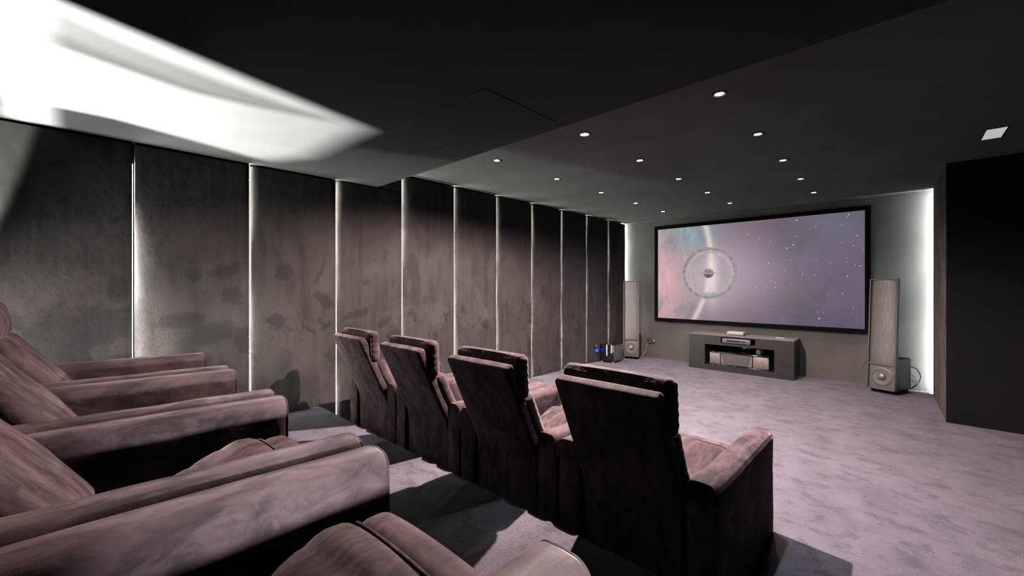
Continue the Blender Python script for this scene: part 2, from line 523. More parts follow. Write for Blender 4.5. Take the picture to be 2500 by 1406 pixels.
# wall panels and the light strips between them
Y0, PITCH, GAP = 0.277, 0.741, 0.016
ords = ['first', 'second', 'third', 'fourth', 'fifth', 'sixth', 'seventh', 'eighth', 'ninth', 'tenth', 'eleventh']
gaps = [Y0 + PITCH * k for k in range(10)]
def panel_mesh(y0, y1, z1, seed, big=False):
    bm = bmesh.new()
    ny, nz = 40, 90
    yy = [y0 + (y1 - y0) * ((j / ny) ** 1.6) for j in range(ny + 1)]
    def fx(y, z):
        d = y - y0
        a = 0.012 + 0.016 * max(0, noise.noise((seed * 3.1, 0.3, z * 1.7)) + 0.35)
        w = 0.026 + 0.045 * max(0, noise.noise((seed * 5.7, 1.3, z * 2.1)) + 0.3)
        if big:
            s = min(1, max(0, (2.15 - z) / 1.3))
            a, w = 0.004 + 0.050 * s, 0.02 + 0.17 * s
        x = -a * math.exp(-(d / w) ** 1.3)
        e = y1 - y
        x -= 0.004 * math.exp(-(e / 0.006))
        x += 0.0025 * noise.noise((y * 3, z * 2.0, seed))
        return x - 0.002
    grid = [[bm.verts.new((fx(y, z1 * i / nz), y, 0.004 + (z1 - 0.004) * i / nz)) for y in yy] for i in range(nz + 1)]
    for i in range(nz):
        for j in range(ny):
            bm.faces.new((grid[i][j], grid[i][j + 1], grid[i + 1][j + 1], grid[i + 1][j]))
    xb = -0.07
    per = [grid[0][j] for j in range(ny + 1)] + [grid[i][ny] for i in range(1, nz + 1)] + \
          [grid[nz][j] for j in range(ny - 1, -1, -1)] + [grid[i][0] for i in range(nz - 1, 0, -1)]
    back = [bm.verts.new((xb, v.co.y, v.co.z)) for v in per]
    for i in range(len(per)):
        j = (i + 1) % len(per)
        bm.faces.new((per[i], back[i], back[j], per[j]))
    bm.faces.new(back)
    return bm
panel_notes = ['with a grey light patch at upper left, behind the rear row',
               'with rumpled glowing fabric along its left edge',
               'with dark oval brush marks, left of the front row',
               'behind the headrest of the front recliner by the wall',
               'just past the step in the ceiling', 'rising behind the second front recliner',
               'with a faint brush mark at mid height', 'behind the front recliner nearest the room middle', 'with the blue lit socket low on it',
               'behind the black subwoofer', 'in the corner beside the screen wall']
edges = [Y0 - PITCH] + gaps + [YB - 0.055]
for k in range(11):
    a, b = edges[k] + GAP / 2, edges[k + 1] - GAP / 2
    ztop = (ZS if a < YS - 0.4 else ZC) - 0.020
    if k in (3,):
        # this panel runs under the ceiling step: it stops below the soffit
        ztop = ZS - 0.012
    o = link('wall_panel', panel_mesh(a, b, ztop, k, k == 1), SUEDE)
    tag(o, 'dark suede wall panel, %s from left, %s' % (ords[k], panel_notes[k]), 'wall panel', 'upholstered wall panels')
    if k == 3:
        bm = panel_mesh(YS + 0.004, b, ZC - ZS - 0.0, 41)
        for v in bm.verts:
            v.co.z += ZS - 0.010
        link('upper_strip', bm, SUEDE, o)
for k, g in enumerate(gaps):
    top = (ZS if g < YS else ZC) - 0.002
    z0 = 0.01
    bm = bmesh.new()
    hg = GAP / 2
    if k == 0:
        top = ZS - 0.16
    box(bm, -0.024, -0.012, g - hg + 0.0025, g - hg + 0.0032, z0, top)
    o = tag(link('light_strip', bm, LEDX if k == 0 else LED, smooth=False),
            'upright white light strip glowing between the %s and %s wall panels from left' % (ords[k], ords[k + 1]),
            'light strip', 'light strips between the wall panels')
    bm = bmesh.new()
    box(bm, -0.026, -0.010, g - hg + 0.0005, g - hg + 0.0025, z0, top)
    link('channel', bm, DKGREY, o, smooth=False)
bm = bmesh.new()
box(bm, -0.070, -0.056, YB - 0.0625, YB - 0.0595, 0.01, ZC - 0.004)
tag(link('light_strip', bm, LEDL, smooth=False), 'white light strip in the left corner beside the screen wall, behind the tall speaker', 'light strip', 'light strips beside the screen wall')
bm = bmesh.new()
box(bm, 4.424, 4.436, 7.526, 7.545, 0.01, ZC - 0.004)
o = tag(link('light_strip', bm, LEDC, smooth=False), 'white light strip in the right corner behind the brown pier', 'light strip', 'light strips beside the screen wall')
bm = bmesh.new()
box(bm, 4.406, 4.411, 7.512, 7.543, 0.01, ZC - 0.004)
box(bm, 4.411, 4.440, 7.512, 7.517, 0.01, ZC - 0.004)
link('channel', bm, DKGREY, o, smooth=False)  # unseen plates added to keep the strip's light off the speaker

# ------------------------------------------------------------------ recliners
def spine_map(pts):
    P = catmull(pts, 10)
    L = [0]
    for a, b in zip(P, P[1:]):
        L.append(L[-1] + (b - a).length)
    T = L[-1]
    def at(s):
        s = max(0, min(1, s)) * T
        for i in range(len(P) - 1):
            if s <= L[i + 1] or i == len(P) - 2:
                f = (s - L[i]) / max(1e-9, L[i + 1] - L[i])
                p = P[i].lerp(P[i + 1], f)
                d = (P[min(len(P) - 1, i + 2)] - P[max(0, i - 1)]).normalized()
                return p, d
    return at, T

def slab_on_spine(bm, pts, hw, ht, r, n=(6, 2, 14), puff=(0, 0, 0), taper=0.0, wr=0.0, seed=0):
    """a cushion of half width hw and half thickness ht whose length follows (y, z) points"""
    at, T = spine_map([(0, y, z) for y, z in pts])
    def fn(v, u):
        p, d = at((v.z + T / 2) / T)
        nrm = Vector((0, d.z, -d.y))        # towards the screen when the spine rises
        w = 1 + taper * ((v.z + T / 2) / T - 0.5)
        q = p + nrm * v.y
        q.x = v.x * w
        if wr:
            k = noise.noise((q.x * 9 + seed, q.y * 9, q.z * 9)) * wr
            # seams pull the edges in: short puckers along the border
            e = max(abs(u[0]), abs(u[2]))
            k += 0.35 * wr * math.sin(q.x * 150 + seed) * max(0, e - 0.75) * 4 * (1 if abs(u[2]) > abs(u[0]) else 0)
            k += 0.35 * wr * math.sin(q.z * 150 + seed) * max(0, e - 0.75) * 4 * (1 if abs(u[0]) >= abs(u[2]) else 0)
            q = q + nrm * k * (1 if v.y > 0 else -1)
            q.x += k * 0.6
        return q
    rbox(bm, (0, 0, 0), (hw, ht, T / 2), r, n, puff, fn)

def make_recliner(rear):
    root = empty('recliner_seat')
    AL = 0.80 if rear else 0.955
    W, AW = 0.265, (0.137 if rear else 0.133)
    # arms
    for s in (-1, 1):
        cx = s * (W + AW / 2 + 0.004)
        bm = bmesh.new()
        hw, zt = AW / 2, 0.572
        def outline(inset, y):
            r = 0.036 - inset * 0.5
            w_ = hw - inset
            top = zt - inset + 0.016 * (-y / AL - 0.5)
            pts = [(-w_, 0.012)]
            for i in range(1, 8):
                pts.append((-w_, 0.012 + (top - r - 0.012) * i / 8))
            for a in range(9):
                th = PI - a * PI / 2 / 8
                pts.append((-w_ + r + r * math.cos(th), top - r + r * math.sin(th)))
            pts.append((0, top))
            for a in range(9):
                th = PI / 2 - a * PI / 2 / 8
                pts.append((w_ - r + r * math.cos(th), top - r + r * math.sin(th)))
            for i in range(7, 0, -1):
                pts.append((w_, 0.012 + (top - r - 0.012) * i / 8))
            pts.append((w_, 0.012))
            out = []
            for (x, z) in pts:
                if z > zt - 0.05:
                    z += 0.010 * (1 - min(1, abs(x) / w_) ** 2) + 0.003 * noise.noise((x * 6 + s, y * 6, s * 3))
                x += 0.004 * noise.noise((s * 7.7 + (2 if x > 0 else 0), y * 5, z * 5))
                out.append((cx + x, z))
            return out
        ys = [(-AL, 0.016), (-AL + 0.002, 0.008), (-AL + 0.006, 0.003), (-AL + 0.014, 0.0)] + \
             [(-AL + 0.014 + (AL - 0.028) * i / 18, 0) for i in range(1, 18)] + [(-0.014, 0), (-0.006, 0.003), (-0.002, 0.008), (0, 0.016)]
        rings = [[bm.verts.new((x, y, z)) for (x, z) in outline(ins, y)] for (y, ins) in ys]
        for A, B in zip(rings, rings[1:]):
            for k in range(len(A)):
                k2 = (k + 1) % len(A)
                bm.faces.new((A[k], A[k2], B[k2], B[k]))
        bm.faces.new(rings[0])
        bm.faces.new(list(reversed(rings[-1])))
        arm = link('armrest', bm, VEL, root)
        for yy in (-0.003, -AL + 0.003):
            bm = bmesh.new()
            tube(bm, [(x, yy, z) for (x, z) in outline(0.004, yy)], 0.0032, 6)
            link('welt', bm, VEL, arm)
    # base and footrest
    bm = bmesh.new()
    rbox(bm, (0, -AL / 2 - 0.02, 0.19), (W - 0.004, AL / 2 - 0.05, 0.15), 0.02, (3, 4, 3))
    link('base', bm, VEL, root)
    bm = bmesh.new()
    rbox(bm, (0, -0.045, 0.215), (W - 0.006, 0.038, 0.165), 0.03, (6, 2, 6), (0, 0.012, 0))
    link('footrest', bm, VEL, root)
    # seat cushion: crowned, with a soft hump behind the front edge
    yb = -0.70 if rear else -0.88
    bm = bmesh.new()
    def fs(v, u):
        v = v.copy()
        if v.z > 0.36:
            f = max(0, 1 - ((v.y + 0.17) / 0.22) ** 2)
            v.z -= 0.095 * max(0, min(1, (-0.20 - v.y) / 0.34))
            v.z += 0.032 * f * max(0, 1 - (v.x / W) ** 2) ** 0.5 * (1.3 if rear else 1)
            v.z += 0.004 * noise.noise((v.x * 7, v.y * 7, 2.2))
            for yl in (-0.24, -0.33, -0.43):
                v.z -= 0.006 * math.exp(-((v.y - yl - 0.03 * v.x) / 0.012) ** 2) * (1 if rear else 0.5)
        return v
    rbox(bm, (0, (yb - 0.12) / 2, 0.372), (W - 0.005, (-0.12 - yb) / 2, 0.062), 0.045, (10, 28, 2), (0, 0, 0.012), fs)
    seat = link('seat_cushion', bm, VEL, root)
    bm = bmesh.new()
    def fr(v, u):
        v = v.copy()
        v.z += 0.020 * max(0, 1 - (v.x / W) ** 2) ** 0.5
        p = 0.0022 * math.sin(v.x * 120 + 3 * math.sin(v.x * 31)) * max(0, (v.y + 0.12) / -0.02 + 1)
        v.z += p
        return v
    rbox(bm, (0, -0.068, 0.376), (W - 0.006, 0.058, 0.055), 0.045, (40, 3, 3), (0, 0.006, 0), fr)
    link('front_roll', bm, VEL, root)
    bm = bmesh.new()
    tube(bm, [(x * (W - 0.02), -0.120, 0.432 + 0.024 * math.sqrt(max(0, 1 - x * x * 0.98))) for x in [-1 + 0.1 * i for i in range(21)]], 0.0045, 8)
    link('welt', bm, VEL, seat)
    # back shell
    bm = bmesh.new()
    if rear:
        sp = [(-0.66, 0.04), (-0.66, 0.22), (-0.69, 0.36), (-0.835, 0.55), (-0.985, 0.75), (-1.06, 0.90)]
    else:
        sp = [(-0.900, 0.04), (-0.900, 0.25), (-0.912, 0.42), (-0.985, 0.585), (-1.075, 0.78), (-1.165, 0.972)]
    slab_on_spine(bm, sp, 0.257, 0.032, 0.020, (6, 2, 22), (0, 0.005, 0), taper=-0.02, wr=0.0025, seed=2)
    shell = link('back_shell', bm, VEL, root)
    # lumbar cushion
    bm = bmesh.new()
    if rear:
        sp = [(-0.60, 0.36), (-0.715, 0.53), (-0.83, 0.68), (-0.90, 0.785)]
    else:
        sp = [(-0.825, 0.36), (-0.885, 0.52), (-0.955, 0.66), (-1.012, 0.785)]
    slab_on_spine(bm, sp, 0.262, 0.048, 0.042, (10, 2, 16), (0, 0.012 if rear else 0.018, 0), wr=0.004, seed=5)
    link('lumbar_cushion', bm, VEL, root)
    # headrest
    bm = bmesh.new()
    if rear:
        sp = [(-0.93, 0.765), (-0.94, 0.86), (-0.965, 0.975)]
        slab_on_spine(bm, sp, 0.272, 0.070, 0.066, (16, 2, 10), (0, 0.02, 0.01), wr=0.005, seed=9)
    else:
        sp = [(-1.050, 0.775), (-1.053, 0.86), (-1.062, 1.020)]
        slab_on_spine(bm, sp, 0.276, 0.043, 0.040, (24, 2, 12), (0, 0.010, 0.006), wr=0.006, seed=9)
    head = link('headrest', bm, VEL, root)
    # seam on the back edge of the headrest
    bm = bmesh.new()
    (ya, za), (yt, zt) = sp[0], sp[-1]
    h = 0.062 if rear else 0.034
    path = [(-0.258, ya - h, za + 0.02), (-0.262, (ya + yt) / 2 - h - 0.004, (za + zt) / 2), (-0.252, yt - h + 0.004, zt - 0.035), (-0.22, yt - h + 0.012, zt - 0.010),
            (0, yt - h + 0.008, zt - 0.002), (0.22, yt - h + 0.012, zt - 0.010), (0.252, yt - h + 0.004, zt - 0.035), (0.262, (ya + yt) / 2 - h - 0.004, (za + zt) / 2), (0.258, ya - h, za + 0.02)]
    tube(bm, catmull(path, 6), 0.0035, 6)
    link('welt', bm, VEL, head)
    return root

FY = 2.722
front = make_recliner(False)
fl = ['dark mauve velvet recliner of the front row, standing beside the left wall panels',
      'dark mauve velvet recliner of the front row, second from the left wall',
      'dark mauve velvet recliner of the front row, third from the left wall',
      'large dark velvet recliner at the right end of the front row']
for i, x in enumerate((0.683, 1.4987, 2.3144, 3.130)):
    o = front if i == 0 else copy_tree(front)
    o.location = (x, FY, 0)
    tag(o, fl[i], 'recliner', 'front row recliners')
rear = make_recliner(True)
rl = ['dark velvet recliner of the raised rear row, beside the left wall',
      'dark velvet recliner of the raised rear row, second from the left wall',
      'dark velvet recliner of the raised rear row, third from the left wall',
      'velvet recliner of the raised rear row nearest the viewer, seat front in view']
for i, x in enumerate((0.805, 1.628, 2.452, 3.275)):
    o = rear if i == 0 else copy_tree(rear)
    o.location = (x, 0.612, TH + 0.004)
    tag(o, rl[i], 'recliner', 'rear row recliners')

# ------------------------------------------------------------------ screen
sx0, sx1, sz0, sz1 = 0.679, 3.679, 0.781, 2.453
root = empty('projection_screen', ((sx0 + sx1) / 2, YB, sz0))
tag(root, 'wide projection screen in a thick black frame showing a pink and violet nebula', 'screen')
def child_at(o, root):
    o.parent = root
    o.matrix_parent_inverse = Matrix.Translation(-Vector(root.location)) if abs(root.rotation_euler[2]) < 1e-6 else root.matrix_world.inverted()
    return o
bm = bmesh.new()
F = 0.062
for b in ((sx0 - F, sx1 + F, sz1, sz1 + F), (sx0 - F, sx1 + F, sz0 - F, sz0), (sx0 - F, sx0, sz0, sz1), (sx1, sx1 + F, sz0, sz1)):
    bevbox(bm, b[0], b[1], YB - 0.075, YB - 0.001, b[2], b[3], 0.004)
child_at(link('frame', bm, BLACK), root)
bm = bmesh.new()
v = [bm.verts.new(p) for p in ((sx0, YB - 0.055, sz0), (sx1, YB - 0.055, sz0), (sx1, YB - 0.055, sz1), (sx0, YB - 0.055, sz1))]
bm.faces.new(v)
child_at(link('picture', bm, screen_mat(), smooth=False), root)

# ------------------------------------------------------------------ media console
cx0, cx1, cy0, cy1, ch = 1.407, 2.912, 7.205, 7.66, 0.575
root = empty('media_console', ((cx0 + cx1) / 2, cy0, 0))
tag(root, 'low dark grey media console below the screen, with a slot and an open niche', 'media console')
bm = bmesh.new()
nx0, nx1, nz0, nz1 = 1.666, 2.662, 0.082, 0.420
px0, px1, pz0, pz1 = 1.914, 2.411, 0.457, 0.556
for b in ((cx0, nx0, 0, ch), (nx1, cx1, 0, ch), (nx0, nx1, 0, nz0), (nx0, px0, nz1, ch), (px1, nx1, nz1, ch), (px0, px1, nz1, pz0), (px0, px1, pz1, ch)):
    box(bm, b[0], b[1], cy0, cy1 - 0.02, b[2], b[3])
bmesh.ops.remove_doubles(bm, verts=bm.verts[:], dist=1e-5)
child_at(link('cabinet', bm, CONSOLE, smooth=False), root)
bm = bmesh.new()
box(bm, cx0 + 0.01, cx1 - 0.01, cy1 - 0.02, cy1 - 0.012, 0.0, ch - 0.01)
child_at(link('back_panel', bm, BLACK, smooth=False), root)
bm = bmesh.new()
bevbox(bm, cx0 - 0.001, cx1 + 0.001, cy0 - 0.002, cy1, ch, ch + 0.006, 0.002)
child_at(link('top', bm, plain('console_top_sheen', (0.15, 0.14, 0.135), 0.25), smooth=False), root)  # paler base colour stands in for the reflection on the top
ztop = ch + 0.006
# player in the slot
root = empty('disc_player', (2.125, 7.22, pz0))
tag(root, 'slim silver disc player in the slot of the console', 'disc player')
bm = bmesh.new()
bevbox(bm, 1.932, 2.335, 7.235, 7.50, pz0 + 0.010, pz1 - 0.020, 0.003)
child_at(link('body', bm, DKGREY), root)
bm = bmesh.new()
bevbox(bm, 1.930, 2.337, 7.224, 7.236, pz0 + 0.009, pz1 - 0.018, 0.002)
child_at(link('front_plate', bm, plain('player_face', (0.095, 0.09, 0.087), 0.4, 0.3)), root)
bm = bmesh.new()
box(bm, 1.998, 2.262, 7.2225, 7.2245, pz0 + 0.033, pz0 + 0.056)
child_at(link('display', bm, GLOSS, smooth=False), root)
for bx in (1.955, 1.972):
    bm = bmesh.new()
    lathe(bm, [(0, 0), (0.007, 0), (0.007, 0.004), (0, 0.004)], 16, Matrix.Translation((bx, 7.224, pz0 + 0.040 + (0.012 if bx > 1.96 else 0))) @ Matrix.Rotation(R(90), 4, 'X'))
    child_at(link('button', bm, SILVER), root)
for bx in (2.205, 2.225):
    bm = bmesh.new()
    box(bm, bx, bx + 0.006, 7.2215, 7.2225, pz0 + 0.043, pz0 + 0.049)
    child_at(link('indicator', bm, emitter('indicator_glow', (1, 0.95, 0.9), 1.0), smooth=False), root)
for bx in (1.97, 2.30):
    bm = bmesh.new()
    lathe(bm, [(0, 0), (0.018, 0), (0.018, 0.0105), (0, 0.0105)], 20, Matrix.Translation((bx, 7.265, pz0)))
    child_at(link('foot', bm, SILVER), root)
# centre speaker in the niche
root = empty('centre_speaker', (2.165, 7.23, nz0))
tag(root, 'wide centre speaker with three mesh grilles lying in the niche of the console', 'speaker')
bm = bmesh.new()
bevbox(bm, 1.715, 2.585, 7.30, 7.60, nz0 + 0.014, 0.292, 0.006)
child_at(link('body', bm, GLOSS), root)
bm = bmesh.new()
bevbox(bm, 1.708, 2.592, 7.245, 7.62, 0.290, 0.303, 0.004)
child_at(link('top_plate', bm, GLOSS), root)
bm = bmesh.new()
bevbox(bm, 1.708, 2.592, 7.245, 7.62, nz0, nz0 + 0.016, 0.004)
child_at(link('bottom_plate', bm, GLOSS), root)
GR = grille_mat('mesh_grille_warm', (0.05, 0.043, 0.039), (0.21, 0.175, 0.16), 500)
GRD = grille_mat('mesh_grille_shadow', (0.035, 0.031, 0.029), (0.075, 0.066, 0.062), 500)
for (a, b, m) in ((1.722, 1.886, GR), (1.894, 2.352, GR), (2.362, 2.578, GR)):
    bm = bmesh.new()
    rbox(bm, ((a + b) / 2, 7.285, 0.194), ((b - a) / 2, 0.014, 0.092), 0.004, (8, 1, 2), (0, 0.008, 0))
    child_at(link('grille', bm, m), root)
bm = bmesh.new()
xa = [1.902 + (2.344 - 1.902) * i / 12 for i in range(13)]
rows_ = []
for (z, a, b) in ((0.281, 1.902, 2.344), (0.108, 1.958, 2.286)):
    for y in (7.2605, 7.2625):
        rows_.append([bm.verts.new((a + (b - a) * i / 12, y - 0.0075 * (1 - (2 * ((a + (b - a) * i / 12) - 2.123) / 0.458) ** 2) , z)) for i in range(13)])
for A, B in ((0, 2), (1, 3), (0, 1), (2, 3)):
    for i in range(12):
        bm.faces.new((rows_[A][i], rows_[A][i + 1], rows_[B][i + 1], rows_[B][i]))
child_at(link('shadow_plate', bm, GRD), root)  # dark trapezoid plate stands in for the shadow on the middle grille
for a in (1.890, 2.357):
    bm = bmesh.new()
    box(bm, a - 0.005, a + 0.005, 7.262, 7.30, nz0 + 0.016, 0.290)
    child_at(link('divider', bm, GLOSS, smooth=False), root)
for (x, z) in ((1.815, 0.225), (1.795, 0.165), (2.485, 0.225), (2.475, 0.155)):
    bm = bmesh.new()
    lathe(bm, [(0, 0), (0.013, 0.0), (0.010, 0.004), (0, 0.006)], 16, Matrix.Translation((x, 7.263, z)) @ Matrix.Rotation(R(90), 4, 'X'))
    child_at(link('tweeter', bm, SILVER), root)

def socket(name, loc, rz, label, n=2, metal=DKGREY):
    """wall socket, faces local -y"""
    root = empty(name, loc, rz)
    tag(root, label, 'socket')
    w = 0.071 * n / 2 + 0.006
    bm = bmesh.new()
    bevbox(bm, -w, w, -0.010, -0.001, -0.041, 0.041, 0.003)
    link('frame', bm, GLOSS, root)
    for k in range(n):
        x = (k - (n - 1) / 2) * 0.071
        bm = bmesh.new()
        Mx = Matrix.Translation((x, -0.010, 0)) @ Matrix.Rotation(R(90), 4, 'X')
        lathe(bm, [(0.033, 0), (0.033, 0.005), (0.026, 0.007), (0.023, 0.004), (0.021, -0.006), (0, -0.007)], 28, Mx)
        link('outlet', bm, SILVER, root)
        bm = bmesh.new()
        lathe(bm, [(0, -0.0055), (0.020, -0.0055), (0.020, -0.0045), (0, -0.0045)], 24, Mx)
        link('recess', bm, GLOSS, root)
    return root
# double socket and plug seen inside the niche, on its back
so = socket('wall_socket', (2.19, cy1 - 0.021, 0.356), 0, 'black double socket at the back of the console niche', 2)
so.scale = (0.9, 1, 0.9)
root = empty('power_adapter', (2.41, 7.46, 0.3035))
tag(root, 'small pale power adapter lying on the centre speaker', 'adapter')
bm = bmesh.new()
bevbox(bm, 2.37, 2.435, 7.43, 7.50, 0.3035, 0.375, 0.005)
child_at(link('body', bm, WHITEP), root)
bm = bmesh.new()
bevbox(bm, 2.436, 2.462, 7.44, 7.49, 0.318, 0.368, 0.004)
child_at(link('plug', bm, DKGREY), root)
# white box on top
root = empty('media_box', (2.05, 7.40, ztop))
tag(root, 'small white media box standing on the console below the screen', 'media box')
bm = bmesh.new()
bevbox(bm, 1.965, 2.205, 7.35, 7.52, ztop + 0.006, ztop + 0.056, 0.008)
child_at(link('case', bm, WHITEP), root)
bm = bmesh.new()
bevbox(bm, 1.985, 2.185, 7.3475, 7.351, ztop + 0.014, ztop + 0.047, 0.001)
child_at(link('front_panel', bm, plain('grey_face', (0.20, 0.19, 0.185), 0.45)), root)
for fx_ in (1.99, 2.18):
    for fy in (7.37, 7.50):
        bm = bmesh.new()
        lathe(bm, [(0, 0), (0.009, 0), (0.009, 0.007), (0, 0.007)], 14, Matrix.Translation((fx_, fy, ztop)))
        child_at(link('foot', bm, GLOSS), root)
bm = bmesh.new()
tube(bm, catmull([(2.206, 7.46, ztop + 0.03), (2.24, 7.47, ztop + 0.04), (2.25, 7.52, ztop + 0.02), (2.22, 7.58, ztop + 0.005)], 6), 0.004, 8)
child_at(link('cable', bm, CABLE), root)
# remote
root = empty('remote_control', (2.70, 7.45, ztop), R(70))
tag(root, 'slim pale remote control lying on the right of the console top', 'remote control')
bm = bmesh.new()
bevbox(bm, -0.018, 0.018, -0.07, 0.07, 0, 0.012, 0.004)
link('body', bm, WHITEP, root)
for k in range(5):
    bm = bmesh.new()
    lathe(bm, [(0, 0.012), (0.004, 0.012), (0.004, 0.0135), (0, 0.0135)], 12, Matrix.Translation((0, -0.05 + 0.02 * k, 0)))
    link('button', bm, DKGREY, root)

# ------------------------------------------------------------------ tall panel speakers
PG = grille_mat('panel_mesh_grey', (0.030, 0.0275, 0.025), (0.105, 0.096, 0.087), 420)
def tower(loc, rz, label, cables):
    root = empty('floor_speaker', loc, rz)
    tag(root, label, 'speaker', 'tall speakers beside the screen')
    W = 0.150
    lean = 0.062
    def yl(z):
        return -0.16 + lean * z
    def fn(v, u):
        v = v.copy()
        v.y += yl(v.z)
        return v
    bm = bmesh.new()
    t = bmesh.new()
    for s in (-1, 1):
        rbox(bm, (s * (W - 0.009), 0.01, 0.765), (0.009, 0.028, 0.715), 0.004, (1, 1, 10), fn=fn)
    rbox(bm, (0, 0.01, 1.473), (W, 0.028, 0.009), 0.004, (4, 1, 1), fn=fn)
    rbox(bm, (0, 0.004, 0.372), (W - 0.010, 0.026, 0.010), 0.004, (4, 1, 1), fn=fn)
    rbox(bm, (0, 0.01, 0.058), (W, 0.028, 0.010), 0.004, (4, 1, 1), fn=fn)
    link('frame', bm, DKGREY, root)
    bm = bmesh.new()
    def fc(v, u):
        v = v.copy()
        v.y += yl(v.z) - 0.022 * (1 - (v.x / 0.135) ** 2)
        return v
    rbox(bm, (0, 0.008, 0.922), (0.134, 0.004, 0.542), 0.0035, (14, 1, 12), fn=fc)
    link('electrostatic_panel', bm, PG, root)
    bm = bmesh.new()
    rbox(bm, (0, 0.012, 0.214), (0.134, 0.008, 0.150), 0.004, (6, 1, 4), fn=fn)
    link('woofer_baffle', bm, grille_mat('woofer_mesh', (0.030, 0.028, 0.026), (0.080, 0.073, 0.067), 420), root)
    Mw = Matrix.Translation((0, yl(0.215) + 0.004, 0.215)) @ Matrix.Rotation(R(90 - 3.5), 4, 'X')
    bm = bmesh.new()
    lathe(bm, [(0.115, 0), (0.115, 0.004), (0.108, 0.008), (0.098, 0.007), (0.094, 0.002), (0.045, -0.001), (0.045, 0.002)], 40, Mw)
    w = link('woofer', bm, plain('woofer_cone', (0.08, 0.075, 0.07), 0.45, 0.3), root)
    bm = bmesh.new()
    lathe(bm, [(0.046, 0.0), (0.040, 0.012), (0.026, 0.020), (0.010, 0.024), (0, 0.0245)], 32, Mw)
    link('dust_cap', bm, plain('dust_cap', (0.12, 0.113, 0.106), 0.35, 0.4), w)
    bm = bmesh.new()
    def fb(v, u):
        v = v.copy()
        if v.y < 0:
            v.y = v.y + 0.03 * v.z
        return v
    rbox(bm, (0, 0.085, 0.235), (0.135, 0.215, 0.205), 0.014, (2, 4, 3), fn=fb)
    link('cabinet', bm, SATIN, root)
    bm = bmesh.new()
    bevbox(bm, -0.12, 0.12, -0.13, 0.27, 0.012, 0.034, 0.006)
    link('plinth', bm, BLACK, root)
    for sx in (-0.1, 0.1):
        for sy in (-0.1, 0.24):
            bm = bmesh.new()
            lathe(bm, [(0, 0), (0.014, 0), (0.016, 0.014), (0, 0.014)], 14, Matrix.Translation((sx, sy, 0)))
            link('foot', bm, BLACK, root)
    return root
tower((0.285, 7.34, 0), R(20), 'tall narrow panel speaker left of the screen, standing behind the black subwoofer', None)
tower((3.915, 7.30, 0), R(-20), 'tall narrow panel speaker right of the screen, standing before the brown pier', None)
def cable(pts, label, mat, r=0.005):
    bm = bmesh.new()
    tube(bm, catmull(pts, 8), r, 8)
    return tag(link('speaker_cable', bm, mat), label, 'cable')
cable([(3.74, 7.33, 0.10), (3.68, 7.36, 0.20), (3.665, 7.40, 0.27), (3.69, 7.45, 0.33), (3.76, 7.48, 0.37)], 'black cable looping out left of the right hand speaker', CABLE)
cable([(4.14, 7.50, 0.33), (4.20, 7.53, 0.30), (4.235, 7.56, 0.20), (4.20, 7.58, 0.10), (4.14, 7.60, 0.02)], 'black cable curling behind the right hand speaker', CABLE, 0.006)
cable([(4.12, 7.52, 0.26), (4.17, 7.54, 0.20), (4.20, 7.56, 0.13), (4.235, 7.57, 0.06), (4.17, 7.58, 0.012), (4.27, 7.60, 0.008), (4.32, 7.56, 0.007)], 'pale cable trailing over the carpet behind the right hand speaker', CABLEG, 0.0045)
cable([(4.15, 7.53, 0.16), (4.20, 7.56, 0.10), (4.17, 7.57, 0.05), (4.22, 7.60, 0.05), (4.24, 7.61, 0.014)], 'thin pale cable knotted behind the right hand speaker', CABLEG, 0.004)
socket('wall_socket', (0.515, YB, 0.305), 0, 'black double socket on the screen wall, right of the left speaker', 2)
cable([(0.48, 7.635, 0.30), (0.478, 7.60, 0.27), (0.46, 7.59, 0.16), (0.42, 7.58, 0.07), (0.36, 7.59, 0.018)], 'pale cable hanging from the socket on the screen wall', CABLEG, 0.005)
bm = bmesh.new()

# ------------------------------------------------------------------ subwoofer, socket and blue night light
root = empty('subwoofer', (0.19, 6.73, 0))
tag(root, 'gloss black cube subwoofer on silver feet in the left corner', 'subwoofer')
bm = bmesh.new()
bevbox(bm, 0.045, 0.330, 6.565, 6.895, 0.032, 0.325, 0.004)
child_at(link('cabinet', bm, GLOSS), root)
bm = bmesh.new()
bevbox(bm, 0.330, 0.336, 6.572, 6.888, 0.040, 0.318, 0.002)
child_at(link('side_grille', bm, plain('sub_side', (0.13, 0.125, 0.12), 0.3, 0.5)), root)
bm = bmesh.new()
lathe(bm, [(0, 0.3255), (0.017, 0.3255), (0.017, 0.329), (0, 0.329)], 24, Matrix.Translation((0.21, 6.66, 0)))
child_at(link('badge', bm, SILVER), root)
for fx_ in (0.075, 0.305):
    for fy in (6.595, 6.865):
        bm = bmesh.new()
        lathe(bm, [(0, 0), (0.022, 0), (0.020, 0.033), (0, 0.033)], 20, Matrix.Translation((fx_, fy, 0)))
        child_at(link('foot', bm, SILVER), root)
so = socket('wall_socket', (0.004, 6.47, 0.30), R(90), 'socket low on the left wall beside the black subwoofer', 1)
root = empty('night_light', (0.035, 6.49, 0.20))
tag(root, 'blue glowing plug light on the left wall beside the black subwoofer', 'plug light')
bm = bmesh.new()
rbox(bm, (0.032, 6.49, 0.215), (0.018, 0.026, 0.030), 0.012, (2, 2, 2))
child_at(link('glow_body', bm, emitter('blue_glow', (0.006, 0.018, 1.0), 9.0)), root)
bm = bmesh.new()
tube(bm, catmull([(0.035, 6.49, 0.20), (0.050, 6.505, 0.15), (0.045, 6.53, 0.09), (0.05, 6.545, 0.012)], 8), 0.004, 8)
child_at(link('cord', bm, CABLE), root)

